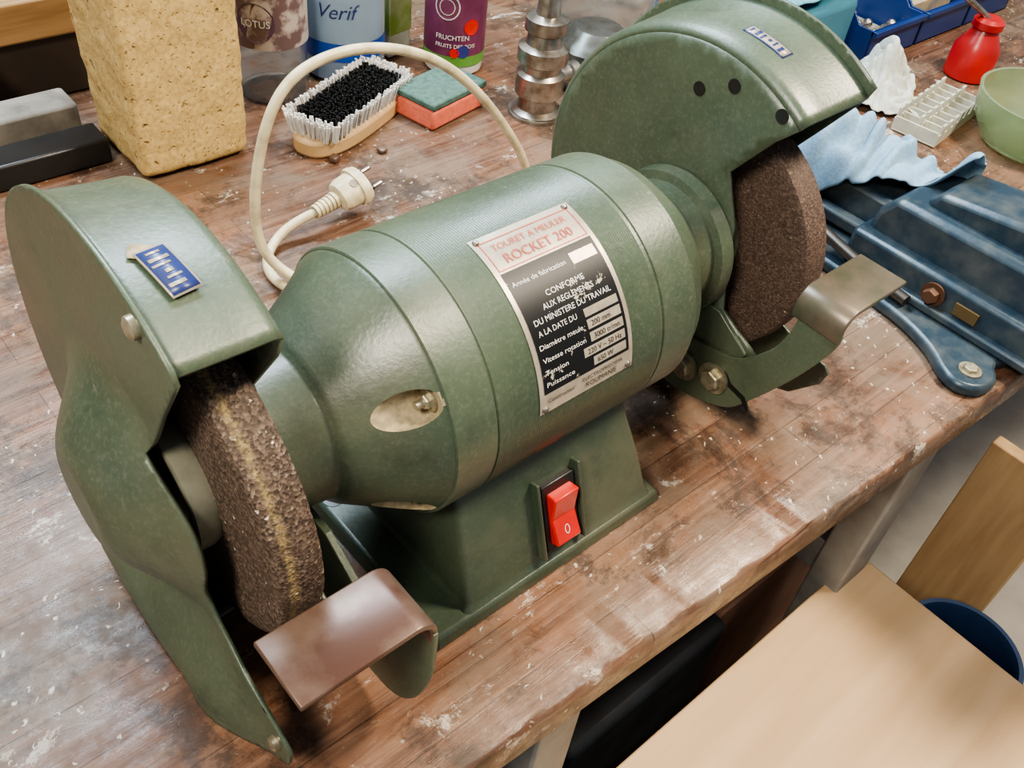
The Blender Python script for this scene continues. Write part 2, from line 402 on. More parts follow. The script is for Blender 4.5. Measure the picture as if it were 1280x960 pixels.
# ---- wheels
def wheel(nm,cx,mat,amp):
    prof=[(-.013,.02),(-.013,.060),(-.013,.090),(-.0128,.0955),(-.0118,.0978),(-.009,.0990),(-.005,.0988),(-.002,.0998),(.003,.0999),(.007,.0996),(.010,.0990),(.0122,.0975),(.013,.094),(.013,.060),(.013,.02)]
    o=lathe(nm,prof,mat,G,'X',(cx,0,AX),256)
    for v in o.data.vertices:
        d=Vector((0,v.co.y,v.co.z-AX))
        if d.length>.092:
            k=noise.noise(v.co*220)*amp+noise.noise(v.co*60)*amp*.6
            v.co+=d.normalized()*k
    return o
wheel('grinding_wheel_coarse',-.2115,M_STONE,.0007)
wheel('grinding_wheel_fine',.2115,M_STONE2,.0003)
for s,nm in ((-1,'left'),(1,'right')):
    lathe('wheel_flange_'+nm,[(s*.0125,.040),(s*.0165,.0415),(s*.0255,.0415),(s*.0265,.0395),(s*.0262,.034),(s*.0250,.024),(s*.0250,.008)],M_FLANGE,G,'X',(s*.2115,0,AX),64,angle=30)
    lathe('wheel_flange_inner_'+nm,[(-s*.0125,.040),(-s*.0175,.040),(-s*.0195,.034)],M_FLANGE,G,'X',(s*.2115,0,AX),64)
    bolt('spindle_nut_'+nm,(s*.236,0,AX),.012,.007,'X',M_STEEL,G,False,s)
    lathe('spindle_'+nm,[(s*.15,.009),(s*.244,.009)],M_STEEL,G,'X',C0,24)

# ---- tool rests
def rest(s,xa,xe,ztop,tag,mat,poly,y0,y1,bolts,slot):
    E=empty('tool_rest_'+tag); E.parent=G
    prism('rest_arm',poly,s*xa,s*(xa+.003),M_GREEN,E,'X',.0006)
    r=.012; pr=[]
    xs=xa+.0015
    pr.append((xs,ztop-r-.010))
    for i in range(9):
        a=math.pi-math.pi/2*i/8
        pr.append((xs+r+r*math.cos(a),ztop-r+r*math.sin(a)))
    pr.append((xe,ztop))
    v=[]
    for (xx,zz) in pr: v+=[(s*xx,y0,zz),(s*xx,y1,zz)]
    f=[(2*i,2*i+1,2*i+3,2*i+2) for i in range(len(pr)-1)]
    mk('rest_plate',v,f,mat,E,solid=.004,off=0,bev=.0012)
    for i,(y,z) in enumerate(bolts):
        bolt('rest_bolt_%d'%i,(s*(xa-.0010),y,z),.0090,.007,'X',M_BOLT,E,True,-s)
    y,z=slot
    P=[(y+.009*math.cos(t)*1.0+(.006 if math.cos(t)>0 else -.006),z+.0035*math.sin(t)+.010*math.cos(t)) for t in [2*math.pi*i/24 for i in range(24)]]
    prism('rest_slot',P,s*(xa-.0004),s*(xa+.001),M_BLACK,E,'X',0)
    return E
armL=smooth_poly([(-.109,.128),(-.112,.118),(-.112,.100),(-.104,.082),(-.088,.072),(-.060,.066),(-.030,.062),(-.010,.050)],4)+smooth_poly([(-.008,.035),(-.020,.022),(-.050,.014),(-.090,.012),(-.118,.019),(-.137,.043),(-.148,.080),(-.150,.110),(-.150,.128)],4)
rest(-1,.166,.245,.140,'left',M_RUST,armL,-.149,-.106,[(-.030,.040),(-.060,.042)],(-.085,.040))
armR=smooth_poly([(-.115,.165),(-.119,.155),(-.113,.128),(-.0996,.107),(-.085,.093),(-.060,.086),(-.030,.080),(-.014,.060)],4)+smooth_poly([(-.014,.040),(-.030,.0285),(-.055,.030),(-.0896,.044),(-.106,.064),(-.132,.1075),(-.151,.150),(-.152,.166)],4)
rest(1,.167,.238,.178,'right',M_REST2,armR,-.152,-.113,[(-.0445,.056),(-.0735,.064)],(-.095,.066))
for s,xa,nm in ((-1,.1700,'left'),(1,.1705,'right')):
    poly=[(-.045,.118),(-.0576,.118),(-.090,.098),(-.065,.050),(-.040,.030),(-.015,.022),(.025,.03),(.03,.118)]
    prism('guard_bracket_'+nm,poly,s*xa,s*(xa+.005),M_GREEN,G,'X',.0008)

# ---- cable and plug
CB=empty('power_cable'); CB.parent=G
tube('cable_arch',[(.30,.29,.004),(.296,.29,.024),(.278,.29,.053),(.234,.29,.112),(.175,.29,.169),(.110,.29,.197),(.054,.29,.202),(.013,.29,.188),(-.008,.29,.153),(-.022,.29,.103),(-.027,.29,.045),(-.010,.275,.012),(.03,.20,.005),(.03,.12,.006),(.02,.09,.02)],.0046,M_CREAM,CB,12)
tube('cable_tail',[(.062,.330,.024),(.035,.335,.018),(.008,.330,.006),(-.012,.305,.005),(-.018,.275,.006),(-.002,.235,.008),(.05,.19,.005),(.06,.13,.005),(.03,.08,.012)],.0046,M_CREAM,CB,12)
PL=empty('mains_plug',(.058,.330,.024)); PL.parent=CB; PL.rotation_euler=(0.5,-.15,.12)
for i in range(6): lathe('strain_relief_%d'%i,[(0,.0072+.0003*i),(.003,.0072+.0003*i)],M_CREAM,PL,'X',(i*.0045,0,0),20)
lathe('strain_core',[(0,.0055),(.028,.0065)],M_CREAM,PL,'X',(0,0,0),20)
def flat_lathe(name,prof,ky,mat,par):
    o=lathe(name,prof,mat,par,'X',(0,0,0),32)
    for v in o.data.vertices: v.co.y*=ky
    return o
flat_lathe('plug_body',[(.027,.006),(.030,.011),(.036,.0125),(.048,.0130),(.056,.0145),(.060,.0145),(.061,.0135)],1.35,M_CREAM,PL)
flat_lathe('plug_rib',[(.050,.0150),(.053,.0158),(.0560,.0155)],1.35,M_CREAM,PL)
for y in (-.0095,.0095):
    lathe('pin_%d_sleeve'%(y>0),[(.060,.0026),(.068,.0024)],M_BLACK,PL,'X',(0,y,0),12)
    lathe('pin_%d'%(y>0),[(.067,.0022),(.078,.0022),(.0795,.001)],M_STEEL,PL,'X',(0,y,0),12)
lathe('plug_screw',[(0,.004),(.0140,.004)],M_STEEL,PL,'Z',(.046,0,0),12)

# ================================================================ WORKBENCH
def bench_mat():
    m,nt,b=new_mat('worn_bench_wood')
    v=scaled(nt,(2.2,34,34)); g=noise_tex(nt,3.2,9,.68,v,.5)
    v2=scaled(nt,(1,1,1)); vx=scaled(nt,(1,1.5,1),(3,1,0))
    c=ramp(nt,g,[(.30,(.060,.030,.018)),(.47,(.135,.073,.046)),(.60,(.200,.115,.076)),(.75,(.28,.180,.128))])
    w=N(nt,'ShaderNodeTexBrick'); w.inputs['Scale'].default_value=1; w.inputs['Mortar Size'].default_value=.0006
    w.inputs['Brick Width'].default_value=.47; w.inputs['Row Height'].default_value=.038; w.inputs['Mortar Smooth'].default_value=.5
    w.inputs['Color1'].default_value=(.72,.69,.66,1); w.inputs['Color2'].default_value=(1.12,1.06,1.0,1); w.inputs['Mortar'].default_value=(.42,.36,.32,1)
    nt.links.new(v2,w.inputs['Vector'])
    big=noise_tex(nt,6.5,9,.70,v2,.4)
    c=mix(nt,ramp(nt,big,[(.47,g3(0)),(.55,g3(.5)),(.70,g3(.75))]),c,(.195,.155,.115))
    rd=noise_tex(nt,4.0,7,.65,vx)
    c=mix(nt,ramp(nt,rd,[(.48,g3(0)),(.64,g3(.5))]),c,(.26,.125,.068))
    c=mix(nt,.85,c,w.outputs['Color'],'MULTIPLY')
    st=noise_tex(nt,9,10,.78,v2,.3)
    c=mix(nt,ramp(nt,st,[(.51,g3(0)),(.56,g3(.6)),(.66,g3(.92))]),c,(.038,.025,.018))
    pn=noise_tex(nt,13,12,.82,vx,.25)
    c=mix(nt,ramp(nt,pn,[(.590,g3(0)),(.602,g3(.35)),(.63,g3(.8))]),c,(.52,.47,.40))
    vs=scaled(nt,(14,60,1)); sc_=noise_tex(nt,6,6,.8,vs,1.2)
    c=mix(nt,ramp(nt,sc_,[(.60,g3(0)),(.72,g3(.45))]),c,(.38,.32,.26))
    vo=N(nt,'ShaderNodeTexVoronoi'); vo.inputs['Scale'].default_value=85; nt.links.new(mix(nt,.06,v2,noise_tex(nt,40,3,.5,v2)),vo.inputs['Vector'])
    sp=ramp(nt,vo.outputs['Distance'],[(.09,g3(1)),(.15,g3(0))])
    gate=ramp(nt,noise_tex(nt,7,3,.6,v2),[(.48,g3(0)),(.55,g3(.9))])
    c=mix(nt,mix(nt,1,sp,gate,'MULTIPLY'),c,(.60,.55,.47))
    nt.links.new(c,b.inputs['Base Color'])
    fine=noise_tex(nt,26,8,.75,v2)
    nt.links.new(ramp(nt,fine,[(.38,g3(.20)),(.60,g3(.50))]),b.inputs['Roughness'])
    bump(nt,b,mix(nt,.5,g,st),.4,.003)
    return m
M_BENCH=bench_mat()
M_LEG=simple('grey_leg_paint',(.27,.27,.25),.5,.1,(.19,.18,.16),20)
WB=empty('workbench')
PH=-.0484
NX=400; v=[];f=[]
def fy(x): return -.1845+PH*x
secs=[]
for i in range(NX+1):
    x=-1.3+3.2*i/NX
    ch=max(0,noise.noise(Vector((x*34,3.1,0)))-.18)*.016+max(0,noise.noise(Vector((x*95,8.1,0)))-.1)*.006
    cz=max(0,noise.noise(Vector((x*28,7.7,0)))-.15)*.018
    secs.append([(x,.95,0),(x,fy(x)+.05,0),(x,fy(x)+.0035+ch,0),(x,fy(x)+.0010+ch*.6,-.0012-cz*.5),(x,fy(x)+ch*.15,-.0035-cz),(x,fy(x),-.034),(x,fy(x)+.002,-.036),(x,.95,-.036)])
v=[p for s_ in secs for p in s_]
for i in range(NX):
    for k in range(8): f.append((i*8+k,i*8+(k+1)%8,(i+1)*8+(k+1)%8,(i+1)*8+k))
f.append(tuple(range(8))); f.append(tuple(NX*8+k for k in range(8)))
mk('bench_top',v,f,M_BENCH,WB,angle=50)
def leg(n,x0,x1,y0,y1,z0=-.80,z1=-.0365): box(n,x0,x1,y0,y1,z0,z1,M_LEG,WB,bev=.003)
leg('leg_1',.385,.445,-.188,-.150)
leg('leg_2',-.075,-.030,-.165,-.130)
leg('leg_3',-1.2,-1.15,-.11,-.07); leg('leg_4',1.75,1.8,-.25,-.20)
leg('leg_5',-1.2,-1.15,.86,.90); leg('leg_6',1.75,1.8,.86,.90); leg('leg_7',.4,.45,.86,.9)
box('brace_1',-.50,-.075,-.16,-.135,-.22,-.18,M_LEG,WB,bev=.002)
box('brace_2',.39,.44,-.15,.86,-.30,-.25,M_LEG,WB,bev=.002)

# ================================================================ ROOM
M_FLOOR=simple('concrete_floor',(.38,.36,.32),.8,0,(.29,.27,.24),8)
M_WALL=simple('dark_wall',(.11,.085,.065),.8,0,(.07,.05,.04),5)
def plane(n,v,m): return mk(n,v,[(0,1,2,3)],m,smooth=False)
plane('floor',[(-3,-3,-.80),(4,-3,-.80),(4,2,-.80),(-3,2,-.80)],M_FLOOR)
plane('wall_back',[(-3,1.15,-.80),(4,1.15,-.80),(4,1.15,2.2),(-3,1.15,2.2)],M_WALL)

# ================================================================ BENCH VISE
V=empty('bench_vise')
box('slide_rail',.500,.575,-.02,.17,.018,.070,M_VISE,V,bev=.006,taper=(.510,.565,-.02,.17))
box('rail_rib',.486,.502,-.02,.15,.030,.044,M_VISE,V,bev=.003)
box('rear_foot',.478,.592,-.02,.16,0,.026,M_VISE,V,bev=.006)
prism('body_block',[(-.32,.045),(-.010,.045),(-.014,.072),(-.028,.092),(-.32,.096)],.484,.590,M_VISE,V,'X',.007)
prism('body_upper',[(-.32,.088),(-.046,.088),(-.058,.108),(-.14,.118),(-.32,.120)],.502,.576,M_VISE,V,'X',.006)
box('body_lower',.468,.600,-.32,-.005,.014,.052,M_VISE,V,bev=.005)
box('body_ledge',.460,.606,-.32,-.03,.014,.024,M_VISE,V,bev=.003)
ft=[(.452,.03),(.450,-.02),(.444,-.06),(.438,-.10),(.424,-.135),(.406,-.160),(.400,-.180),(.412,-.197),(.436,-.200),(.458,-.188),(.50,-.20),(.62,-.22),(.62,.03)]
prism('mounting_foot',smooth_poly(ft,3),.0,.014,M_VISE,V,'Z',.004)
bolt('foot_bolt',(.424,-.178,.014),.007,.005,'Z',M_BOLT,V,True,1)
bolt('side_bolt',(.467,-.105,.034),.008,.009,'X',simple('rusty_bolt',(.12,.06,.035),.6,.5),V,True,-1)
prism('name_plate',[(-.152,.027),(-.128,.027),(-.128,.040),(-.152,.040)],.4655,.468,simple('dull_brass',(.16,.11,.05),.5,.5),V,'X',.0003)
box('front_jaw',.470,.598,-.42,-.34,.02,.15,M_VISE,V,bev=.008)
lathe('screw',[(0,.014),(.16,.014)],M_STEEL,V,'Y',(.535,-.56,.06),24)
lathe('screw_head',[(0,.024),(.04,.024)],M_STEEL,V,'Y',(.535,-.58,.06),24)
tube('handle',[(.44,-.56,.02),(.535,-.56,.06),(.63,-.56,.10)],.006,M_STEEL,V)
box('guide_bar',.560,.585,-.35,-.31,.03,.05,M_STEEL,V)
tube('vise_lever',[(.470,.04,.034),(.462,-.0,.028),(.456,-.05,.024),(.452,-.09,.022)],.006,simple('oily_steel',(.10,.09,.08),.35,.8),V)

# ================================================================ CLOTHS
def band(x,a,b,s): return sst(a-s,a+s,x)*(1-sst(b-s,b+s,x))
def cloth(name,c,sx,sy,h,seed,mat,rot=0,base=None,freq=1.0,it=9):
    n=120; v=[];f=[]
    ca,sa=math.cos(rot),math.sin(rot)
    for j in range(n+1):
        for i in range(n+1):
            u=i/n*2-1; w=j/n*2-1
            q=noise.noise_vector(Vector((u*1.0*freq+seed,w*1.0*freq,seed*2.1)))
            q2=noise.noise_vector(Vector((u*2.1*freq+seed,w*2.1*freq,seed*1.1+4)))
            ed=1+.16*noise.noise(Vector((u*1.7+seed,w*1.7,9)))
            a1=noise.noise(Vector((u*1.3*freq+q.x*1.4+seed,w*.7*freq+q.y*1.4,seed)))
            a2=noise.noise(Vector((u*1.0*freq+q.y*1.6+seed,w*2.1*freq-q.x*1.6,seed+5)))
            a3=noise.noise(Vector((u*3.4*freq+q2.y*2+seed,w*3.4*freq-q2.x*2,seed+11)))
            ridge=math.exp(-(a1/.15)**2)*.85+math.exp(-(a2/.12)**2)*.5+.20*a3
            m_=max(abs(u),abs(w))
            z=h*(.30*(1-m_**4)+ridge*(1-.60*m_**3))
            xx=u*sx/2*ed+q.x*sx*.13+q2.x*sx*.05; yy=w*sy/2*ed+q.y*sy*.13+q2.y*sy*.05
            X=c[0]+xx*ca-yy*sa; Y=c[1]+xx*sa+yy*ca
            zb=base(X,Y) if base else c[2]
            v.append((X,Y,zb+.003+max(z,0)))
    for j in range(n):
        for i in range(n): a=j*(n+1)+i; f.append((a,a+1,a+n+2,a+n+1))
    o=mk(name,v,f,mat,None,solid=.0026,off=1,angle=180,sub=0)
    sm=o.modifiers.new('sm','SMOOTH'); sm.factor=.5; sm.iterations=it
    return o
M_CLOTH=simple('blue_microfibre',(.24,.38,.50),.95,0,(.18,.31,.44),300,.4,.001)
M_CLOTH2=simple('pale_cloth',(.50,.53,.48),.95,0,(.42,.44,.38),200,.4,.001)
M_CLOTH3=simple('teal_cloth',(.16,.40,.50),.95,0,(.10,.30,.40),200,.4,.001)
def vise_h(X,Y):
    k=band(X,.493,.587,.014)*(sst(.19,.165,Y))
    hh=.073+.048*sst(-.02,-.075,Y)
    return max(k*hh, .018*band(X,.44,.61,.01)*sst(.17,.15,Y))
cloth('cleaning_cloth',(.592,.038,.0),.17,.185,.040,1.3,M_CLOTH,.25,vise_h)
TUBZ=.105
cloth('teal_rag',(.770,.345,TUBZ),.20,.14,.040,4.1,M_CLOTH3,.1)
cloth('pale_rag',(.852,.200,.0),.12,.10,.022,5.2,M_CLOTH2,.5,lambda X,Y:.045*math.exp(-((X-.852)**2+(Y-.200)**2)/.0011),1.0,12)

# ================================================================ SPONGE
def sponge_mat():
    m,nt,b=new_mat('yellow_sponge')
    tc=nt.nodes.new('ShaderNodeTexCoord'); wv=mix(nt,.03,tc.outputs['Object'],noise_tex(nt,50,3))
    v=N(nt,'ShaderNodeTexVoronoi'); v.inputs['Scale'].default_value=62; nt.links.new(wv,v.inputs['Vector'])
    vb_=N(nt,'ShaderNodeTexVoronoi'); vb_.inputs['Scale'].default_value=170; nt.links.new(wv,vb_.inputs['Vector'])
    n=noise_tex(nt,220,5,.7); n2=noise_tex(nt,20,3)
    c=ramp(nt,n,[(.3,(.36,.24,.08)),(.6,(.58,.42,.17))])
    f=mix(nt,1,ramp(nt,v.outputs['Distance'],[(.08,g3(.9)),(.20,g3(0))]),ramp(nt,n2,[(.46,g3(0)),(.56,g3(1))]),'MULTIPLY')
    f3=ramp(nt,vb_.outputs['Distance'],[(.10,g3(.5)),(.25,g3(0))])
    c=mix(nt,f3,c,(.30,.19,.06))
    c=mix(nt,f,c,(.20,.12,.04))
    nt.links.new(c,b.inputs['Base Color']); b.inputs['Roughness'].default_value=.95
    h=mix(nt,1,ramp(nt,f,[(0,g3(1)),(1,g3(0))]),ramp(nt,f3,[(0,g3(1)),(1,g3(.3))]),'MULTIPLY')
    bump(nt,b,h,.8,.003); return m
M_SP=sponge_mat()
o=box('sponge',-.040,.078,.487,.600,.003,.30,M_SP,None,bev=.010,taper=(-.046,.082,.482,.606),bseg=4)
m=o.modifiers.new('r','REMESH'); m.mode='VOXEL'; m.voxel_size=.0035; m.use_smooth_shade=True
tx=bpy.data.textures.new('sponge_lumps','CLOUDS'); tx.noise_scale=.022; tx.noise_depth=3
m=o.modifiers.new('d','DISPLACE'); m.texture=tx; m.strength=.0045; m.mid_level=.6
# ================================================================ SCRUB BRUSH
B=empty('scrub_brush')
M_BW=simple('brush_wood',(.50,.33,.16),.55,0,(.42,.27,.12),20)
bc=Vector((.206,.490)); bd=Vector((.92,.39)).normalized(); bn=Vector((-bd.y,bd.x))
def bpt(u,w): p=bc+bd*u+bn*w; return (p.x,p.y)
ol=[bpt(.091*math.copysign(abs(math.cos(t))**.7,math.cos(t)),.035*math.copysign(abs(math.sin(t))**.8,math.sin(t))) for t in [2*math.pi*i/40 for i in range(40)]]
prism('brush_block',ol,0.0,.020,M_BW,B,'Z',.004)
vb={0:([],[]),1:([],[])}
random.seed(5)
for i in range(22):
    for j in range(9):
        u=-.080+i*.0076; w=-.028+j*.0070
        if abs(u/.088)**3+abs(w/.033)**3>1.2: continue
        edge=(j in (0,8)) or abs(u)>.070
        V_,F_=vb[1 if edge else 0]
        for k in range(8):
            a=random.random()*6.28; rr=.0020
            uu=u+rr*math.cos(a); ww=w+rr*math.sin(a)
            lean=.22 if edge else .06
            tu=uu+(uu)*lean*.22+random.uniform(-.0012,.0012); tw=ww+ww*lean*.9+random.uniform(-.0012,.0012)
            h=.041+random.uniform(-.0015,.0015)
            b0=len(V_); e=.0010
            for (au,aw,az) in ((uu,ww,.019),(tu,tw,h)):
                for q in ((-e,-e),(e,-e),(0,e)):
                    p=bpt(au+q[0],aw+q[1]); V_.append((p[0],p[1],az))
            F_+= [(b0,b0+1,b0+4,b0+3),(b0+1,b0+2,b0+5,b0+4),(b0+2,b0,b0+3,b0+5),(b0+3,b0+4,b0+5)]
mk('black_bristles',*vb[0],M_BLACK,B,smooth=False)
mk('white_bristles',*vb[1],simple('white_bristle',(.72,.70,.66),.5),B,smooth=False)
# ================================================================ SCOURING PAD
S=empty('scouring_sponge')
def rot_box(n,c,l,w,z0,z1,ang,m,par,bev=.004):
    ca,sa=math.cos(ang),math.sin(ang)
    P=[(c[0]+a*l/2*ca-b*w/2*sa,c[1]+a*l/2*sa+b*w/2*ca) for a,b in ((-1,-1),(1,-1),(1,1),(-1,1))]
    return prism(n,P,z0,z1,m,par,'Z',bev)
rot_box('pink_foam',(.314,.464),.094,.062,.001,.026,.20,simple('coral_foam',(.66,.16,.10),.9,0,(.58,.12,.07),200,.3,.001),S)
rot_box('green_scourer',(.314,.464),.095,.063,.026,.034,.20,simple('scourer_green',(.075,.14,.115),.95,0,(.045,.09,.075),150,.6,.002),S,.002)

# ================================================================ BOTTLES AND JARS
def glassy(name,c,rough=.08,tr=.9):
    m,nt,b=new_mat(name); b.inputs['Base Color'].default_value=(*c,1); b.inputs['Roughness'].default_value=rough
    b.inputs['Transmission Weight'].default_value=tr; b.inputs['IOR'].default_value=1.35; return m
def wrapz(vs,c,r,a0,z0,k=1): return [(c[0]+r*math.cos(a0+v[0]*k/r),c[1]+r*math.sin(a0+v[0]*k/r),z0+v[1]) for v in vs]
def disc_on(n,c,r,a,z,rad,m,par):
    v=[(c[0]+r*math.cos(a+rad*math.cos(t)/r),c[1]+r*math.sin(a+rad*math.cos(t)/r),z+rad*math.sin(t)) for t in [2*math.pi*i/20 for i in range(20)]]
    mk(n,v,[tuple(range(20))],m,par,smooth=False)
M_CLEAR=glassy('clear_plastic',(.80,.84,.88),.06,.97)
BT=empty('plastic_bottle')
c=(.172,.600,0)
def hollow(prof,t=.0015): return prof+[(a,max(r-t,.001)) for a,r in reversed(prof)]
lathe('bottle_body',hollow([(0.001,.028),(.004,.040),(.03,.042),(.045,.0395),(.06,.042),(.15,.042),(.18,.034),(.20,.016),(.23,.015)]),M_CLEAR,BT,'Z',c,48,caps=False)
lathe('cap',[(.225,.018),(.25,.018)],M_WHITE,BT,'Z',c,32)
lathe('bottle_label',[(.068,.0428),(.125,.0428)],simple('berry_label',(.13,.08,.08),.45,0,(.42,.36,.32),45,lo=.45,hi=.56),BT,'Z',c,48,caps=False)
disc_on('label_badge',c,.0432,math.radians(-140),.098,.022,simple('badge_purple',(.10,.05,.09),.5),BT)
vs,fs=txt('LOTUS',.011); mk('badge_text',wrapz(vs,c,.0435,math.radians(-162),.094),fs,M_WHITE,BT,smooth=False)
J=empty('storage_jar')
c=(.276,.610,0)
lathe('jar_shell',hollow([(.001,.044),(.006,.050),(.11,.050),(.122,.045),(.128,.043),(.14,.043)]),glassy('jar_glass',(.70,.82,.92),.15,.85),J,'Z',c,48,caps=False)
lathe('jar_contents',[(.004,.046),(.046,.0475)],simple('blue_liquid',(.03,.13,.33),.3),J,'Z',c,48)
lathe('jar_blue_band',[(.030,.0504),(.052,.0504)],simple('blue_band',(.01,.06,.32),.35),J,'Z',c,48,caps=False)
lathe('jar_lid',[(.134,.047),(.158,.047),(.160,.044)],simple('jar_lid',(.55,.62,.66),.4),J,'Z',c,48)
lathe('jar_inner_content',[(.046,.046),(.110,.046)],simple('jar_powder',(.22,.32,.40),.6,0,(.14,.22,.30),15),J,'Z',c,48)
vs,fs=txt('Verif',.024)
mk('jar_writing',wrapz([(a[0]+a[1]*.3,a[1],0) for a in vs],c,.0506,math.radians(-160),.082),fs,M_BLUEINK,J,smooth=False)
BB=empty('juice_bottle')
c=(.400,.548,0)
M_PURPLE=simple('berry_print',(.11,.022,.06),.4,0,(.16,.04,.09),30)
lathe('bottle_body',[(.001,.030),(.004,.036),(.02,.038),(.165,.038),(.185,.034),(.21,.016),(.24,.015)],simple('white_carton',(.62,.62,.60),.35),BB,'Z',c,48)
lathe('sleeve',[(.028,.0385),(.115,.0385)],M_PURPLE,BB,'Z',c,48,caps=False)
lathe('sleeve_green',[(.016,.0386),(.029,.0386)],simple('leaf_green',(.12,.30,.06),.4),BB,'Z',c,48,caps=False)
for i,(s_,z_,sz) in enumerate((('FRUCHTEN',.050,.0085),('FRUITS DES BOIS',.040,.0070))):
    vs,fs=txt(s_,sz); mk('sleeve_text_%d'%i,wrapz(vs,c,.0391,math.radians(-165),z_),fs,M_WHITE,BB,smooth=False)
disc_on('badge',c,.0392,math.radians(-145),.090,.016,M_WHITE,BB); disc_on('badge_core',c,.0395,math.radians(-145),.090,.0145,M_PURPLE,BB); disc_on('badge_ring',c,.0397,math.radians(-145),.090,.010,M_WHITE,BB); disc_on('badge_dot',c,.0399,math.radians(-145),.090,.009,M_PURPLE,BB)
disc_on('berry_1',c,.0392,math.radians(-98),.066,.010,M_RED,BB); disc_on('berry_2',c,.0394,math.radians(-112),.036,.008,simple('berry_blue',(.03,.04,.2),.4),BB)
disc_on('berry_3',c,.0395,math.radians(-128),.034,.006,M_RED,BB)
CT=empty('drink_carton')
rot_box('carton_body',(.352,.625),.040,.045,.001,.20,.2,simple('carton_white',(.60,.64,.52),.4),CT,.003)
rot_box('carton_band',(.352,.625),.0408,.0458,.03,.085,.2,simple('carton_green',(.28,.42,.08),.4,0,(.5,.55,.3),30),CT,.001)

F=empty('steel_pipe_fitting')
c=(.412,.400,0)
lathe('fitting_body',[(.0,.030),(.006,.031),(.010,.024),(.024,.022),(.028,.029),(.052,.029),(.056,.024),(.064,.024),(.068,.030),(.084,.030),(.088,.022),(.100,.020),(.104,.025),(.118,.025),(.122,.014),(.15,.012),(.158,.009)],M_STEEL,F,'Z',c,48,angle=20)
lathe('fitting_side_port',[(0,.010),(.045,.010),(.047,.013),(.058,.013)],M_STEEL,F,'X',(c[0],c[1],.04),24)
lathe('fitting_base',[(0,.034),(.004,.034),(.005,.030)],M_STEEL,F,'Z',c,48)
GJ=empty('glass_jar')
c=(.535,.43,0)
lathe('jar_body',hollow([(.001,.045),(.006,.058),(.05,.066),(.12,.066),(.16,.055),(.185,.04),(.19,.042),(.20,.042)],.003),glassy('jar_clear',(.8,.86,.88),.05,.96),GJ,'Z',c,48,caps=False)
lathe('jar_hardware',[(.006,.050),(.05,.054),(.07,.03)],M_STEEL,GJ,'Z',c,24)
TB=empty('plastic_tub')
box('tub_body',.665,.875,.275,.425,.001,TUBZ-.002,simple('teal_tub',(.04,.16,.22),.35,0,(.03,.12,.18),10),TB,bev=.012)
# ---- storage bins
M_BIN=simple('blue_bin',(.008,.028,.12),.35,0,(.010,.036,.15),12)
def bin_(x0,x1,y0,y1,nm):
    E=empty(nm); t=.003; h=.085; zf=.05
    box('bottom',x0,x1,y0,y1,.001,.004,M_BIN,E,bev=.001)
    box('back',x0,x1,y1-t,y1,.001,h,M_BIN,E,bev=.001)
    for s,(a,b_) in enumerate(((x0,x0+t),(x1-t,x1))):
        prism('side_%d'%s,[(y0,.001),(y1,.001),(y1,h),(y0+.06,h),(y0+.025,zf),(y0,zf)],a,b_,M_BIN,E,'X',.0006)
    box('front',x0,x1,y0,y0+t,.001,zf,M_BIN,E,bev=.001)
    box('front_lip',x0,x1,y0-.006,y0+.004,zf-.008,zf,M_BIN,E,bev=.001)
    return E
E=bin_(.915,1.05,.262,.44,'storage_bin')
for i in range(9):
    lathe('screw_part_%d'%i,[(0,.004),(.02,.004),(.022,.007),(.026,.007)],M_STEEL,E,'X',(.925+.011*i,.30+.02*(i%4),.010+.006*(i%3)),10)
box('contents',.922,1.04,.30,.42,.004,.012,simple('bin_parts',(.35,.33,.28),.5,.3,(.15,.12,.08),60),E)
E=bin_(1.055,1.195,.262,.44,'storage_bin')
box('contents',1.065,1.185,.29,.42,.004,.05,simple('bin_box',(.42,.33,.20),.6,0,(.2,.2,.2),40),E)
bin_(1.20,1.34,.262,.44,'storage_bin')
bin_(1.00,1.14,.46,.64,'storage_bin')
TR=empty('perforated_tray')
M_TR=simple('cream_tray',(.52,.50,.40),.5)
TY=.112
rot_box('tray_floor',(.865,TY),.15,.060,.001,.004,.12,M_TR,TR,.001)
ca,sa=math.cos(.12),math.sin(.12)
def tpt(a,b): return (.865+a*ca-b*sa,TY+a*sa+b*ca)
for w_ in (-.029,0,.029):
    rot_box('long_wall_%d'%round(w_*1e4),tpt(0,w_),.15,.003,.004,.018,.12,M_TR,TR,.0005)
    for i in range(8):
        rot_box('tooth_%d_%d'%(i,round(w_*1e3)),tpt(-.065+i*.0186,w_),.010,.0035,.018,.030,.12,M_TR,TR,.0008)
for i in range(8): rot_box('rib_%d'%i,tpt(-.0735+i*.0209,0),.0025,.058,.004,.020,.12,M_TR,TR,.0005)
OC=empty('oil_can'); c=(1.035,.165,0)
M_CANR=simple('red_enamel',(.36,.015,.015),.3,0,(.28,.012,.012),20)
k_=.82
lathe('can_body',[(a*k_,b*k_) for a,b in [(.001,.036),(.003,.039),(.050,.039),(.066,.030),(.084,.021),(.087,.026),(.098,.026),(.103,.019)]],M_CANR,OC,'Z',c,40)
tube('can_spout',[(c[0],c[1],.08),(c[0]-.03,c[1]+.02,.105),(c[0]-.07,c[1]+.045,.125)],.004,M_STEEL,OC)
GB=empty('glass_bowl'); c=(.918,.008,0)
k_=1.05
lathe('bowl',[(a*k_*1.1,b*k_) for a,b in [(.001,.0),(.001,.05),(.004,.060),(.03,.078),(.050,.082),(.056,.083),(.056,.079),(.050,.078),(.03,.073),(.008,.055),(.006,.0)]],glassy('green_glass',(.42,.52,.33),.12,.7),GB,'Z',c,56,caps=False)
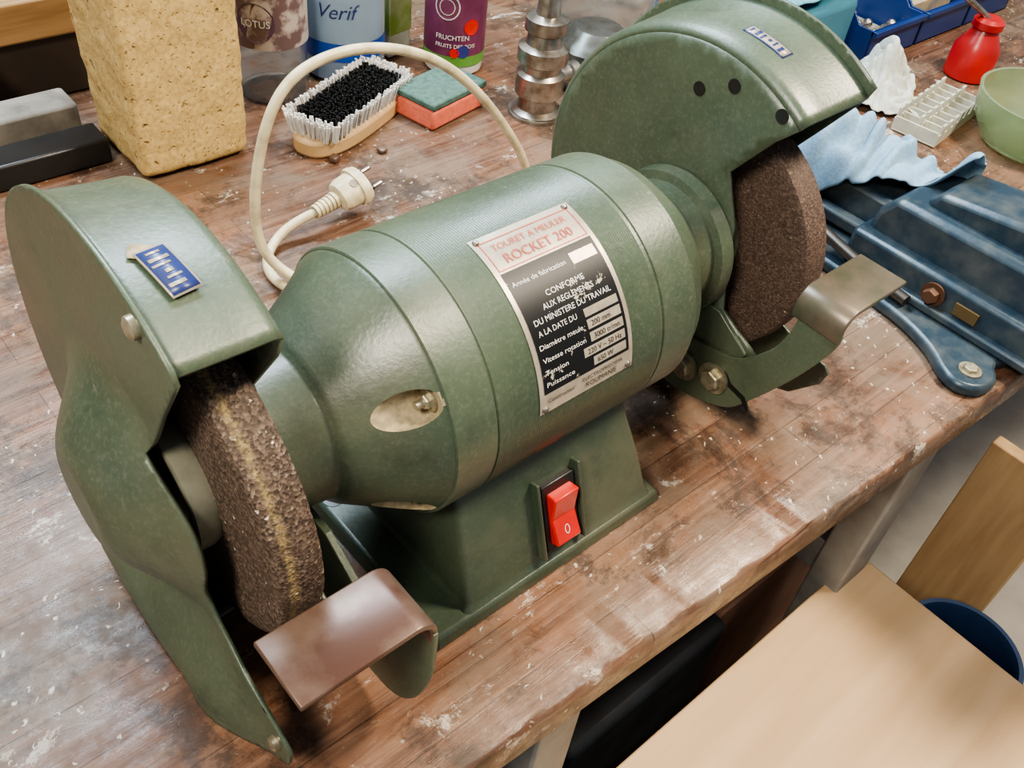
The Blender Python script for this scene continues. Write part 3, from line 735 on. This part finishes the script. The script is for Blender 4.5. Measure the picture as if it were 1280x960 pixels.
tube('black_hose',[(1.16,.08,.006),(1.10,.06,.03),(1.06,-.05,.05),(.97,-.12,.04),(.87,-.12,.008),(.84,-.15,.006),(.90,-.20,.006)],.0045,M_BLACK,None)

# ================================================================ LEFT CLUTTER
M_WOODL=simple('pine',(.42,.24,.10),.6,0,(.30,.16,.06),9,stretch=(1,12,12))
M_WOODR=simple('shelf_board',(.30,.14,.06),.6,0,(.22,.10,.04),14)
TBX=empty('wooden_crate')
M_DK=simple('dark_box',(.030,.020,.014),.6,0,(.05,.03,.02),12)
box('crate_body',-.42,-.004,.70,.84,.001,.072,M_DK,TBX,bev=.003)
box('crate_rim',-.43,.004,.690,.715,.072,.115,M_WOODL,TBX,bev=.003)
box('crate_lid',-.43,.004,.715,.84,.072,.100,M_WOODR,TBX,bev=.003)
box('steel_bar',-.30,-.048,.545,.585,.001,.028,M_BLACK,None,bev=.003)
box('plaster_block',-.33,-.053,.602,.645,.001,.042,simple('plaster',(.24,.21,.17),.8,0,(.12,.10,.08),26,.3,.002),None,bev=.004)
box('white_carton',-.30,-.118,.650,.690,.001,.075,simple('tin_white',(.38,.35,.29),.6,0,(.26,.23,.18),12),None,bev=.004)
rot_box('hex_nut',(.145,.43),.010,.010,.001,.008,.4,M_RUST,None,.002)
rot_box('hex_nut',(.20,.42),.010,.010,.001,.006,.1,M_RUST,None,.002)
SHF=empty('wall_shelf')
box('shelf_board',.0,.75,.86,1.10,.16,.185,M_WOODR,SHF,bev=.002)
box('shelf_side_a',.0,.02,.86,1.10,.001,.16,M_WOODR,SHF,bev=.001)
box('shelf_side_b',.73,.75,.86,1.10,.001,.16,M_WOODR,SHF,bev=.001)

# ================================================================ UNDER / BESIDE BENCH
M_PLY=simple('plywood_tan',(.62,.43,.25),.5,0,(.52,.34,.18),2.2,detail=8,stretch=(1.5,14,14),lo=.38,hi=.70)
M_PLY2=simple('plywood_edge',(.46,.31,.16),.7,0,(.38,.24,.12),4,stretch=(14,14,1.5))
CRA=empty('plywood_crate')
box('crate_lid',-.10,.455,-.62,-.172,-.312,-.300,M_PLY,CRA,bev=.002)
box('crate_body',-.09,.447,-.61,-.182,-.799,-.312,M_PLY2,CRA,bev=.003)
CBX=empty('cardboard_box')
box('box_body',.27,.62,-.12,.10,-.799,-.33,simple('cardboard',(.42,.23,.15),.8,0,(.34,.18,.11),12),CBX,bev=.003)
box('plywood_panel',.68,.70,-.298,-.190,-.799,-.236,M_PLY2,None,bev=.002)
BK=empty('blue_bucket'); c=(.572,-.312,-.799)
lathe('bucket_shell',[(0,0),(0,.055),(.005,.058),(.34,.072),(.345,.077),(.35,.077),(.35,.071),(.34,.068),(.01,.055),(.01,0)],simple('bucket_blue',(.012,.03,.08),.35),BK,'Z',c,56,caps=False)
box('tool_case',.02,.26,-.14,.15,-.799,-.30,simple('case_black',(.02,.025,.03),.6,0,(.01,.01,.012),20,.4,.004),None,bev=.01)

# ================================================================ LIGHTS
w=bpy.data.worlds.new('World'); sc.world=w; w.use_nodes=True
bg=w.node_tree.nodes['Background']; bg.inputs[0].default_value=(.90,.92,1,1); bg.inputs[1].default_value=.27
def area(n,loc,tgt,sx,sy,e,col):
    l=bpy.data.lights.new(n,'AREA'); l.shape='RECTANGLE'; l.size=sx; l.size_y=sy; l.energy=e; l.color=col
    o=bpy.data.objects.new(n,l); o.location=loc; o.rotation_euler=(Vector(tgt)-Vector(loc)).to_track_quat('-Z','Y').to_euler(); COL.objects.link(o)
area('ceiling_tube_cool',(.2,.85,1.35),(.1,.1,0),1.3,.16,42,(.74,.88,1))
area('ceiling_lamp_warm',(.9,-.5,1.5),(.3,0,0),.30,.30,40,(1,.85,.66))
area('ceiling_lamp_left',(-1.0,-.35,1.3),(-.1,0,0),.35,.35,22,(1,.91,.77))
# ================================================================ CAMERA
cam=bpy.data.cameras.new('camera'); co=bpy.data.objects.new('camera',cam); COL.objects.link(co); sc.camera=co
Rw=[(.75382,-.64923,.10129),(-.40013,-.57582,-.71297),(.5212,.49692,-.69384)]
r=Vector(Rw[0]);u=-Vector(Rw[1]);bk=-Vector(Rw[2])
co.matrix_world=Matrix(((r.x,u.x,bk.x,-.3349),(r.y,u.y,bk.y,-.3371),(r.z,u.z,bk.z,.5513),(0,0,0,1)))
cam.sensor_width=36; cam.lens=1169.8/1280*36; cam.clip_start=.01
sc.view_settings.view_transform='AgX'
sc.view_settings.look='AgX - Medium High Contrast'
sc.view_settings.exposure=0.38
